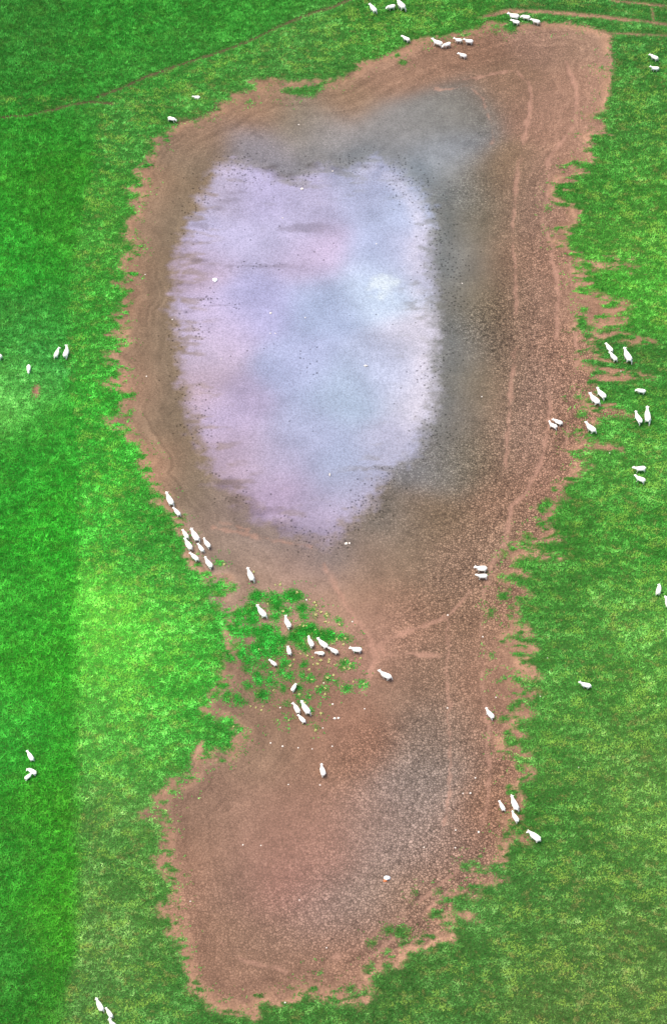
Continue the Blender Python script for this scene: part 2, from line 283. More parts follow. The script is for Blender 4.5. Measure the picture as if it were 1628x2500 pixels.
# soil colour
KS, KP, KG = 0.52, 0.46, 1.04
so = np.array(SOIL_OUT, float); si = np.array(SOIL_IN, float)
co = coarse(lambda x, y: rbf(dpts(so[:, :2]), lin(so[:, 2:]), x, y, 1.9))
ci = coarse(lambda x, y: rbf(dpts(si[:, :2]), lin(si[:, 2:]), x, y, 1.9))
px0 = npts([(760, 800)])[0, 0]
lside = sst(1, -6, GX - px0)
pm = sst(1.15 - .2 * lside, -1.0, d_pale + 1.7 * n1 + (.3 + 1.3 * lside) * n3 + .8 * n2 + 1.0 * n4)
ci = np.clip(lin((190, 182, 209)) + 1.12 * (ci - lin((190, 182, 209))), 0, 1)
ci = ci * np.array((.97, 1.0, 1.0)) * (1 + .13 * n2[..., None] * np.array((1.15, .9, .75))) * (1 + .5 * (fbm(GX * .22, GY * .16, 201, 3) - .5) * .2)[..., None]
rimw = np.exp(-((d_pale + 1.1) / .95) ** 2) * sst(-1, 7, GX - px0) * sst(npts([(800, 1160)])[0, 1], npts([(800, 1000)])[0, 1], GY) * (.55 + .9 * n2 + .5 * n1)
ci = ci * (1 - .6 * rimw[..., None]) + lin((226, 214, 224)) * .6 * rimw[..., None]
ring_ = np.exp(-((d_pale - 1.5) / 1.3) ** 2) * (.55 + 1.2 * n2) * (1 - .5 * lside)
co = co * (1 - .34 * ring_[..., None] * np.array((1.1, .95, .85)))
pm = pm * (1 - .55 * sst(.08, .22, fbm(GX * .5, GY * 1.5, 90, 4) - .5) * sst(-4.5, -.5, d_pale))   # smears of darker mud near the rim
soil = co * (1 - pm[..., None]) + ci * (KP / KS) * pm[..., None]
rim = sst(-1.1, -.15, d_mud) * sst(.22, .60, fbm(GX * .9, GY * .9, 31, 3))
PK = lin((198, 152, 124))
soil = soil * (1 - .6 * rim[..., None]) + PK * .6 * rim[..., None]
strata = vnoise(d_mud * 3.2 + 3 * n2, np.arctan2(GY - 20, GX) * 2.0, 120) - .5          # old water lines, parallel to the shore
strata = strata + .6 * (vnoise(d_mud * 8 + 5 * n2, np.arctan2(GY - 20, GX) * 4.0, 121) - .5)
soil = soil * (1 + .34 * (strata * sst(-7, -1.5, d_mud))[..., None])
SMUDGE = [(690,525,60,11),(720,518,40,8),(600,612,70,5),(430,640,26,5),(440,658,30,5),(455,600,22,6),(462,560,26,6),(470,520,28,7),(505,480,30,9),(530,462,30,9),(560,440,24,6),(620,385,24,10),(660,400,20,12),(725,378,24,12),(780,385,20,8),(850,380,26,8),
 (470,690,30,4),(450,720,24,4),(500,705,50,4),(930,410,22,12),(560,1150,40,16),(610,1180,40,14),(650,1215,36,14),(530,1120,26,12),(590,1165,20,24)]
sm = np.zeros(GX.shape)
for a_, b_, ra, rb in SMUDGE:
    P_ = dpts([(a_, b_)])[0]; ra *= 1.05 / PXM; rb *= 1.15 / PXM
    q_ = np.sqrt(((GX - P_[0]) / ra) ** 2 + ((GY - P_[1]) / rb) ** 2) + 2.6 * n1
    sm = np.maximum(sm, sst(1.5, .3, q_))
soil = soil * (1 - .27 * sm[..., None] * np.array((.9, .95, 1.0)))
soil = soil * (1 - .5 * pink[..., None]) + lin((198, 150, 132)) * .5 * pink[..., None]
soil = soil * (np.array((.965, .995, .93)) * (1 - pm[..., None]) + np.array((.97, 1.02, 1.0)) * pm[..., None])
soil = soil * (1 + .32 * (n2[..., None] + 1.1 * n1[..., None] * (1 - .6 * pm[..., None])))
tk_ = (sst(.7, .25, trk) * (d_mud > 0) * (.25 + .6 * sst(12, 2, GX)))[..., None]
soil = soil * (1 - tk_) + lin((92, 84, 56)) * tk_  # worn earth darkened here to paint in shade from the bordering grass
sx, sy = npts([(934, 692)])[0]
spl = sst(1.6, .2, np.hypot(GX - sx, (GY - sy) * .8) + 2.2 * n1 + 1.4 * n3) * .8
soil = soil * (1 - spl[..., None]) + lin((225, 236, 240)) * (KP / KS) * spl[..., None]
# grass colour
gc = np.array(GRASS_C, float)
isl = (gc[:, 0] < 172) & (gc[:, 1] > 500)
gl, gr = gc[isl], gc[~isl]
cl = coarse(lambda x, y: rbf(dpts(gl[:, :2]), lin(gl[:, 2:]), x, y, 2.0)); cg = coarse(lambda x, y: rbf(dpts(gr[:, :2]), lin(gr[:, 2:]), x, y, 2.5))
cg = cg * np.array((1.06, 1.03, 1.06)); cl = cl * np.array((1.0, 1.0, 1.0))
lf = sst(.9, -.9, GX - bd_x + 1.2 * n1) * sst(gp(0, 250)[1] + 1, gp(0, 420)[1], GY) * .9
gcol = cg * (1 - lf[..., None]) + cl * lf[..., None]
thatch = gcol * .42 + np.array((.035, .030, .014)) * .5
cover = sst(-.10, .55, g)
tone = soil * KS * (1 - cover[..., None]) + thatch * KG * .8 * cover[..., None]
cr = np.array(CRACK, float)
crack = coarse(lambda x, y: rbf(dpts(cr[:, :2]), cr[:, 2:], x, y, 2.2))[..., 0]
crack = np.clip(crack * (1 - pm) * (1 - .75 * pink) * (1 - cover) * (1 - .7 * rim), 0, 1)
hoof = np.exp(-(d_pale / 1.3) ** 2) * sst(-.12, .12, n2 + n1 * .6) * .5 + .10 * sst(.1, .25, n2) * pm
for a_, b_, r_ in ((1035,620,46),(1020,545,34),(1012,1000,40),(960,425,40),(1005,870,26),(850,1172,40),(900,1110,26),(565,388,44),(780,1245,30),(700,1240,26),(930,390,30),(1045,680,34),(460,760,24),(480,690,26),(560,610,14),(600,612,14),(640,606,14),(545,700,14),(460,1010,26),(1000,480,26)):
    P_ = dpts([(a_, b_)])[0]; r_ *= 1.05 / PXM
    hoof = np.maximum(hoof, 1.05 * np.exp(-((GX - P_[0]) ** 2 + ((GY - P_[1]) * .9) ** 2) / (2 * (r_ * .75) ** 2)))
hoof = np.clip(hoof * (1 - cover), 0, 1)

# ------------------------------------------------------------------ materials
def mat(name):
    m = bpy.data.materials.new(name); m.use_nodes = True
    return m, m.node_tree, m.node_tree.nodes['Principled BSDF']
def N(t, typ, **k):
    n = t.nodes.new(typ)
    for a, b in k.items(): setattr(n, a, b)
    return n
def math_n(t, op, a, b=None, c=None, clamp=False):
    n = N(t, 'ShaderNodeMath', operation=op, use_clamp=clamp)
    for i, v in enumerate((a, b, c)):
        if v is None: continue
        if isinstance(v, (int, float)): n.inputs[i].default_value = v
        else: t.links.new(v, n.inputs[i])
    return n.outputs[0]
def rng_n(t, v, a, b, c, d, smooth=True):
    n = N(t, 'ShaderNodeMapRange'); n.interpolation_type = 'SMOOTHSTEP' if smooth else 'LINEAR'
    t.links.new(v, n.inputs[0])
    for i, x in enumerate((a, b, c, d)): n.inputs[i + 1].default_value = x
    return n.outputs[0]
def scale_col(t, col, fac):
    n = N(t, 'ShaderNodeVectorMath', operation='SCALE'); t.links.new(col, n.inputs[0]); t.links.new(fac, n.inputs['Scale'])
    return n.outputs[0]

def soil_material():
    m, t, b = mat('soil')
    L = t.links
    tc = N(t, 'ShaderNodeTexCoord').outputs['Object']
    tone_a = N(t, 'ShaderNodeAttribute', attribute_name='tone').outputs['Color']
    crk = N(t, 'ShaderNodeAttribute', attribute_name='crack').outputs['Fac']
    hf = N(t, 'ShaderNodeAttribute', attribute_name='hoof').outputs['Fac']
    nz = N(t, 'ShaderNodeTexNoise'); nz.inputs['Scale'].default_value = 7.0; nz.inputs['Detail'].default_value = 6; nz.inputs['Roughness'].default_value = .75
    L.new(tc, nz.inputs['Vector'])
    warp = N(t, 'ShaderNodeTexNoise'); warp.inputs['Scale'].default_value = 2.2; L.new(tc, warp.inputs['Vector'])
    wv = N(t, 'ShaderNodeVectorMath', operation='SCALE'); L.new(warp.outputs['Color'], wv.inputs[0]); wv.inputs['Scale'].default_value = .22
    wa = N(t, 'ShaderNodeVectorMath', operation='ADD'); L.new(tc, wa.inputs[0]); L.new(wv.outputs[0], wa.inputs[1])
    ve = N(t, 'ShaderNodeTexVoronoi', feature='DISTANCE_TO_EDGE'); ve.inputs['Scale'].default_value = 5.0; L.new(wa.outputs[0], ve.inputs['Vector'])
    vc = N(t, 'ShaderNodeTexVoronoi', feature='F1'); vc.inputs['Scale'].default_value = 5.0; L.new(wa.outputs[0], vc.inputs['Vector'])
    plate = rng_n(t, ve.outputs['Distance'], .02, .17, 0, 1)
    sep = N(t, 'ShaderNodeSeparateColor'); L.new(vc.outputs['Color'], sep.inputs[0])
    pl = math_n(t, 'MULTIPLY', rng_n(t, plate, 0, 1, .40, 1.12, False), rng_n(t, sep.outputs[0], 0, 1, .72, 1.40, False))  # dark gaps paint in the shade inside cracks; plate tone varies at random
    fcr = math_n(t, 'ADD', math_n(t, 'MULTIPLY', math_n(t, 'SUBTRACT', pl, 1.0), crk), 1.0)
    fgrain = rng_n(t, nz.outputs[0], .25, .75, .55, 1.47, False)
    vh = N(t, 'ShaderNodeTexVoronoi', feature='F1'); vh.inputs['Scale'].default_value = 3.4; L.new(tc, vh.inputs['Vector'])
    seph = N(t, 'ShaderNodeSeparateColor'); L.new(vh.outputs['Color'], seph.inputs[0])
    dot = math_n(t, 'MULTIPLY', rng_n(t, vh.outputs['Distance'], .20, .40, 1, 0), math_n(t, 'LESS_THAN', seph.outputs[0], hf))
    fh = math_n(t, 'SUBTRACT', 1.0, math_n(t, 'MULTIPLY', dot, .52))
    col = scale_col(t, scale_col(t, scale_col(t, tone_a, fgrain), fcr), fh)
    L.new(col, b.inputs['Base Color'])
    b.inputs['Roughness'].default_value = .9; b.inputs['Specular IOR Level'].default_value = .10
    h = math_n(t, 'ADD', math_n(t, 'MULTIPLY', nz.outputs[0], .5), math_n(t, 'MULTIPLY', math_n(t, 'MULTIPLY', plate, crk), .9))
    h = math_n(t, 'SUBTRACT', h, math_n(t, 'MULTIPLY', dot, .8))
    bp = N(t, 'ShaderNodeBump'); bp.inputs['Strength'].default_value = .6; bp.inputs['Distance'].default_value = .05
    L.new(h, bp.inputs['Height']); L.new(bp.outputs[0], b.inputs['Normal'])
    return m
M_soil = soil_material()

def attr_material(name, rough=.75, spec=.2, grain=0.0, gscale=20):
    m, t, b = mat(name)
    a = N(t, 'ShaderNodeAttribute', attribute_name='tone').outputs['Color']
    if grain:
        nz = N(t, 'ShaderNodeTexNoise'); nz.inputs['Scale'].default_value = gscale; nz.inputs['Detail'].default_value = 4
        t.links.new(N(t, 'ShaderNodeTexCoord').outputs['Object'], nz.inputs['Vector'])
        a = scale_col(t, a, rng_n(t, nz.outputs[0], .3, .7, 1 - grain, 1 + grain, False))
    t.links.new(a, b.inputs['Base Color'])
    b.inputs['Roughness'].default_value = rough; b.inputs['Specular IOR Level'].default_value = spec
    return m
M_grass = attr_material('grass_blades', .7, .15)
M_sheep = attr_material('fleece', .9, .1, .06, 30)
M_weed = attr_material('weed_leaves', .7, .2)
def plain(name, c, rough=.8, var=.18, sc=12):
    m, t, b = mat(name)
    nz = N(t, 'ShaderNodeTexNoise'); nz.inputs['Scale'].default_value = sc; nz.inputs['Detail'].default_value = 4
    t.links.new(N(t, 'ShaderNodeTexCoord').outputs['Object'], nz.inputs['Vector'])
    rgb = N(t, 'ShaderNodeRGB'); rgb.outputs[0].default_value = (*c, 1)
    t.links.new(scale_col(t, rgb.outputs[0], rng_n(t, nz.outputs[0], .3, .7, 1 - var, 1 + var, False)), b.inputs['Base Color'])
    b.inputs['Roughness'].default_value = rough
    return m
M_stone = plain('pale_stone', (.64, .58, .50)); M_white = plain('white_plastic', (.82, .83, .84), .5, .06); M_orange = plain('orange_plastic', (.62, .17, .05), .5, .1)

def tag(o, label, cat, group=None, kind=None):
    o['label'] = label; o['category'] = cat
    if group: o['group'] = group
    if kind: o['kind'] = kind
    return o

def np_mesh(name, V, F, smooth=True):
    me = bpy.data.meshes.new(name); nF, k = F.shape
    me.vertices.add(len(V)); me.vertices.foreach_set('co', np.ascontiguousarray(V, np.float32).ravel())
    me.loops.add(nF * k); me.loops.foreach_set('vertex_index', np.ascontiguousarray(F, np.int32).ravel())
    me.polygons.add(nF); me.polygons.foreach_set('loop_start', np.arange(0, nF * k, k, dtype=np.int32))
    if smooth: me.polygons.foreach_set('use_smooth', np.ones(nF, bool))
    me.update(calc_edges=True)
    return me
def add_attr(me, name, data, dom='POINT'):
    if data.ndim == 2:
        a = me.attributes.new(name, 'FLOAT_COLOR', dom)
        d = np.ones((len(data), 4), np.float32); d[:, :3] = data; a.data.foreach_set('color', d.ravel())
    else:
        a = me.attributes.new(name, 'FLOAT', dom); a.data.foreach_set('value', data.astype(np.float32).ravel())

# ------------------------------------------------------------------ ground: field, pond bed and sheep paths, one continuous sheet
def ring(a, b): return a
far = np.array([3, 8, 16, 30, 55, 100, 180, 320, 600.])
xs = np.concatenate([XD[0] - far[::-1], XD, XD[-1] + far]); ys = np.concatenate([YD[0] - far[::-1], YD, YD[-1] + far])
k = len(far)
def ext(F):
    pad = ((k, k), (k, k)) + ((0, 0),) * (F.ndim - 2)
    return np.pad(F, pad, mode='edge')
FX, FY = np.meshgrid(xs, ys)
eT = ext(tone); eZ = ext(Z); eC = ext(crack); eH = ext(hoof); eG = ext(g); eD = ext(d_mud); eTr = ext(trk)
outer = np.ones(FX.shape, bool); outer[k:-k, k:-k] = False
eT[outer] = np.array((.020, .070, .010)) * (1 + .6 * (fbm(FX[outer] * .1, FY[outer] * .1, 5, 3)[:, None] - .5)); eC[outer] = 0; eH[outer] = 0; eG[outer] = 5; eTr[outer] = 5
ny, nx = FX.shape
idx = np.arange(ny * nx).reshape(ny, nx)
Q = np.stack([idx[:-1, :-1], idx[:-1, 1:], idx[1:, 1:], idx[1:, :-1]], -1).reshape(-1, 4)
Vall = np.stack([FX.ravel(), FY.ravel(), eZ.ravel()], 1)
gq = eG.ravel()[Q].mean(1); tq = eTr.ravel()[Q].mean(1); dq = eD.ravel()[Q].mean(1)
cls = np.zeros(len(Q), int)
cls[(tq < .0) & (dq > 0)] = 2
cls[(gq < 0) & (dq < .6)] = 1
for ci_, (nm, lab, cat) in enumerate((('field_ground', 'green pasture soil under the grass all around the dry pond', 'field'),
                                     ('pond_bed', 'brown cracked dry pond bed with a pale lavender silt centre', 'pond bed'),
                                     ('sheep_path', 'narrow bare earth paths trodden through the grass at the top', 'path'))):
    q = Q[cls == ci_]
    u, inv = np.unique(q, return_inverse=True)
    me = np_mesh(nm, Vall[u], inv.reshape(q.shape))
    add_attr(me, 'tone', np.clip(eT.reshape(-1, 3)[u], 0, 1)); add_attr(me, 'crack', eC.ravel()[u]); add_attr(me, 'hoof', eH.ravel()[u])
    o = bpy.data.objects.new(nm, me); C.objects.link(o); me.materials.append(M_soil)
    tag(o, lab, cat, None, 'structure')

# ------------------------------------------------------------------ grass: tufts of blades, one object
def build_grass():
    sp = 0.118
    ax = np.arange(-41, 41, sp); ay = np.arange(-52, 71, sp)
    px, py = np.meshgrid(ax, ay); px = px.ravel() + rng.uniform(-.5, .5, px.size) * sp * 1.3; py = py.ravel() + rng.uniform(-.5, .5, py.size) * sp * 1.3
    # only the part of the pasture near the pond that the survey covers, with a margin
    dep = (py - CAMY) * math.cos(DEPR) + HGT * math.sin(DEPR)
    keep = np.abs(px) < dep * TANH * W0 / H0 + 7.0
    px, py = px[keep], py[keep]
    gg = samp(g, px, py); p = sst(-.22, .34, gg)
    p = np.maximum(p, .30 * sst(.50, .68, fbm(px * 1.5, py * 2.4, 57, 3)) * sst(-2.2, -.2, gg))
    thin = fbm(px * .9, py * 1.5, 55, 3)
    keep = rng.random(px.size) < p * (.72 + .5 * thin)
    px, py, gg, thin = px[keep], py[keep], gg[keep], thin[keep]
    n = px.size
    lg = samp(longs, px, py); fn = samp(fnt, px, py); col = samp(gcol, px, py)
    clump = .45 * fbm(px * (1.75 - .45 * samp(right, px, py)), py * 2.3, 66, 2) + .55 * fbm(px * 3.1, py * 4.2, 67, 3)                # tufty at about half a metre
    big = fbm(px * .45, py * .7, 69, 3)
    hgt = (.02 + .16 * clump + .04 * lg) * (.55 + .45 * sst(0, .8, gg)) * (1 - .6 * fn) * 1.25
    hgt *= rng.uniform(.7, 1.3, n)
    tone_ = np.exp(rng.normal(0, .16, n) + 2.5 * (clump - .5) * (1 - .2 * lg) + .9 * (big - .5) * (1 - .5 * lg) - .03 + .06 * lg - .35 * fn)
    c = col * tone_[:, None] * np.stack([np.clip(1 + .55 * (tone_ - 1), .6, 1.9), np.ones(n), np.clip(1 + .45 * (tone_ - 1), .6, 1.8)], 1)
    dry = sst(.56, .74, fbm(px * .9, py * 1.6, 101, 4) + .10 * rng.normal(0, 1, n)) * (1 - .85 * lg) * sst(.3, 2.5, gg)
    straw = lin((150, 150, 78)) * np.exp(rng.normal(0, .2, n))[:, None]
    yel = lin((140, 205, 70))
    bright = np.clip(col[:, 1:2] / .45, 0, 1)
    c = c * (1 - .62 * dry[:, None]) + (straw * (1 - bright) + yel * bright) * .62 * dry[:, None]
    brn = sst(.66, .76, fbm(px * 1.6, py * 2.6, 131, 3) + .05 * rng.normal(0, 1, n)) * (1 - .9 * lg)
    c = c * (1 - .35 * brn[:, None]) + lin((160, 128, 84)) * .35 * brn[:, None]
    c *= KG
    nb = 4
    cx = np.repeat(px, nb); cy = np.repeat(py, nb); h = np.repeat(hgt, nb) * rng.uniform(.65, 1.2, n * nb)
    m = n * nb
    az = rng.uniform(0, 2 * np.pi, m); lean = rng.uniform(.35, 1.15, m)
    bw = rng.uniform(.018, .040, m)
    ox = cx + rng.normal(0, .03, m); oy = cy + rng.normal(0, .03, m); oz = zat(ox, oy) - .004
    tx, ty = np.cos(az), np.sin(az)
    ll = h * 1.35
    V = np.empty((m, 3, 3), np.float32)
    V[:, 0] = np.stack([ox - ty * bw, oy + tx * bw, oz], 1)
    V[:, 1] = np.stack([ox + ty * bw, oy - tx * bw, oz], 1)
    V[:, 2] = np.stack([ox + tx * ll * np.sin(lean), oy + ty * ll * np.sin(lean), oz + ll * np.cos(lean)], 1)
    me = np_mesh('grass', V.reshape(-1, 3), np.arange(m * 3).reshape(m, 3), False)
    cc = np.repeat(c, nb, 0) * np.exp(rng.normal(0, .10, m))[:, None]
    add_attr(me, 'tone', np.clip(cc, 0, .9).astype(np.float32), 'FACE')
    me.materials.append(M_grass)
    o = bpy.data.objects.new('grass', me); C.objects.link(o)
    tag(o, 'green tufted pasture grass around the pond bed and in clumps on the muddy island', 'grass', None, 'stuff')
    print('grass blades', m)
build_grass()

# ------------------------------------------------------------------ sheep
def tube(bm, pts, rad, seg=12):
    """closed tube through pts; rad = (half width, half height) or a number at each point"""
    pts = [Vector(p) for p in pts]; rings = []
    for i, p in enumerate(pts):
        d = (pts[min(i + 1, len(pts) - 1)] - pts[max(i - 1, 0)]).normalized()
        side = d.cross(Vector((0, 0, 1)))
        side = Vector((0, 1, 0)) if side.length < .15 else side.normalized()
        upv = side.cross(d).normalized()
        r = rad[i]; a, b_ = (r, r) if isinstance(r, (int, float)) else r
        rings.append([bm.verts.new(p + side * (a * math.cos(t)) + upv * (b_ * math.sin(t))) for t in [2 * math.pi * k_ / seg for k_ in range(seg)]])
    for r0, r1 in zip(rings, rings[1:]):
        for k_ in range(seg):
            bm.faces.new((r0[k_], r0[(k_ + 1) % seg], r1[(k_ + 1) % seg], r1[k_]))
    bm.faces.new(rings[0][::-1]); bm.faces.new(rings[-1])

def sheep_mesh(name, neck_pitch=40, neck_yaw=0, head_pitch=-25, head_yaw=0, stride=(0, 0, 0, 0), lying=False, bend=0.0, fat=1.0):
    bm = bmesh.new()
    dz = -.27 if lying else 0
    body = [(-.505, .57, .04, .05), (-.485, .56, .10, .12), (-.42, .545, .165, .175), (-.30, .52, .205, .20), (-.12, .50, .215, .21), (.06, .50, .205, .205), (.20, .52, .19, .195), (.30, .55, .165, .175), (.37, .58, .125, .14), (.41, .60, .07, .08)]
    by = lambda x: bend * (x + .1) ** 2
    tube(bm, [(x, by(x), z + dz) for x, z, a, h in body], [(a * fat, h) for x, z, a, h in body], 18)
    def direction(p, y): return Vector((math.cos(R(p)) * math.cos(R(y)), math.cos(R(p)) * math.sin(R(y)), math.sin(R(p))))
    nd = direction(neck_pitch, neck_yaw)
    p0 = Vector((.26, by(.26), .57 + dz)); p1 = Vector((.36, by(.36), .62 + dz)); p2 = p1 + nd * .14; p3 = p1 + nd * .27
    tube(bm, [p0, p1, p2, p3], [(.14, .15), (.125, .135), (.10, .105), (.085, .085)], 14)
    hd = direction(head_pitch, neck_yaw + head_yaw)
    h0 = p3 - hd * .05; pts = [h0 + hd * t for t in (0, .03, .10, .17, .225, .25)]
    tube(bm, pts, [(.05, .05), (.078, .082), (.078, .084), (.06, .062), (.046, .047), (.026, .027)], 12)
    sd = hd.cross(Vector((0, 0, 1))).normalized(); up = sd.cross(hd)
    for s in (-1, 1):                                  # ears, held out sideways
        e0 = h0 + hd * .03 + up * .045 + sd * (s * .045); e1 = e0 + sd * (s * .07) - hd * .01 + up * .012; e2 = e0 + sd * (s * .125) - hd * .02 - up * .005
        tube(bm, [e0, e1, e2], [(.022, .018), (.032, .016), (.012, .010)], 8)
    tube(bm, [(-.47, by(-.47), .66 + dz), (-.53, by(-.53), .60 + dz), (-.555, by(-.555), .46 + dz)], [.03, .035, .02], 8)
    i = 0
    for s in (-1, 1):
        for fr in (True, False):
            a = R(stride[i]); i += 1
            if lying:
                if fr: tube(bm, [(.22, s * .12, .2), (.34, s * .15, .07), (.18, s * .17, .045), (.10, s * .17, .035)], [.07, .045, .035, .03], 8)
                else: tube(bm, [(-.32, s * .15, .22), (-.12, s * .22, .10), (-.34, s * .23, .05), (-.20, s * .24, .035)], [.10, .07, .04, .03], 8)
                continue
            if fr: hip = Vector((.22, s * .105, .48)); L_ = [(.22, .48, .09), (.235, .34, .065), (.225, .24, .044), (.225, .09, .034), (.235, .045, .036), (.25, .0, .040)]
            else: hip = Vector((-.33, s * .115, .50)); L_ = [(-.33, .50, .12), (-.29, .37, .09), (-.41, .24, .052), (-.385, .09, .036), (-.37, .045, .038), (-.355, .0, .041)]
            P = []
            for x, z, r in L_:
                v = Vector((x - hip.x, 0, z - hip.z)); f = min(1, max(0, (hip.z - z) / .2))
                q = Matrix.Rotation(-a * (1 if True else f), 3, 'Y') @ v
                P.append(hip + q)
            low = min(p.z for p in P)
            for p in P:
                t_ = (hip.z - p.z) / (hip.z - low); p.z -= low * t_      # bring the hoof back to the ground
            tube(bm, P, [l[2] for l in L_], 10)
    bmesh.ops.recalc_face_normals(bm, faces=bm.faces)
    me0 = bpy.data.meshes.new('tmp'); bm.to_mesh(me0); bm.free()
    ob = bpy.data.objects.new('tmp', me0); C.objects.link(ob)
    md = ob.modifiers.new('r', 'REMESH'); md.mode = 'VOXEL'; md.voxel_size = .017
    sm = ob.modifiers.new('s', 'SMOOTH'); sm.factor = .5; sm.iterations = 3
    dg = bpy.context.evaluated_depsgraph_get()
    me = bpy.data.meshes.new_from_object(ob.evaluated_get(dg)); me.name = name
    bpy.data.objects.remove(ob); bpy.data.meshes.remove(me0)
    V = np.empty(len(me.vertices) * 3, np.float32); me.vertices.foreach_get('co', V); V = V.reshape(-1, 3)
    V[:, 2] -= V[:, 2].min(); me.vertices.foreach_set('co', V.ravel())
    col = np.tile(np.array((.87, .83, .73)), (len(V), 1))
    hv = np.array(h0); hdv = np.array(hd)
    rel = V - hv; t = rel @ hdv; rad = np.linalg.norm(rel - t[:, None] * hdv, axis=1)
    head = (t > 0.0) & (t < .30) & (rad < .17) & (V[:, 0] > .30)
    col[head] = (.87, .83, .76)
    col[head & (t > .215)] = (.55, .42, .38)
    if not lying:
        z = V[:, 2]
        f = sst(.36, .22, z)[:, None]; col = col * (1 - f) + np.array((.86, .78, .62)) * f
        col[head] = np.where((t[head] > .215)[:, None], (.55, .42, .38), (.87, .83, .76))
        hoofm = z < .035; col[hoofm] = (.16, .13, .10)
    for s in (-1, 1):
        e = hv + hdv * .10 + np.array(sd) * s * .062 + np.array(up) * .028
        col[np.linalg.norm(V - e, axis=1) < .020] = (.02, .018, .015)
    add_attr(me, 'tone', col)
    me.polygons.foreach_set('use_smooth', np.ones(len(me.polygons), bool)); me.materials.append(M_sheep)
    me.update()
    return me, V[:, 0].min(), V[:, 0].max()

VAR = {
 'walk':  sheep_mesh('sheep_walk', 38, 0, -22, 0, (22, -26, -18, 20)),
 'walk2': sheep_mesh('sheep_walk_step', 32, -8, -25, -15, (-20, 30, 18, -14), fat=1.04),
 'stand': sheep_mesh('sheep_stand', 45, 6, -15, 18, (2, -6, -3, 5), fat=1.06),
 'lookl': sheep_mesh('sheep_look_left', 42, 22, -15, 45, (5, -14, -4, 10), bend=.12),
 'lookr': sheep_mesh('sheep_look_right', 42, -22, -15, -45, (-6, 12, 5, -18), bend=-.12),
 'low':   sheep_mesh('sheep_head_low', 2, 4, -40, 0, (10, -16, -8, 12)),
 'lowr':  sheep_mesh('sheep_head_low_turned', 5, -16, -38, -20, (-10, 22, 8, -8)),
 'graze': sheep_mesh('sheep_graze', -42, 0, -62, 0, (14, -10, -12, 8)),
 'grazel': sheep_mesh('sheep_graze_left', -38, 24, -60, 15, (-12, 8, 14, -6), bend=.15),
 'lie':   sheep_mesh('sheep_lie', 35, 15, -20, 25, lying=True, bend=.1),
}
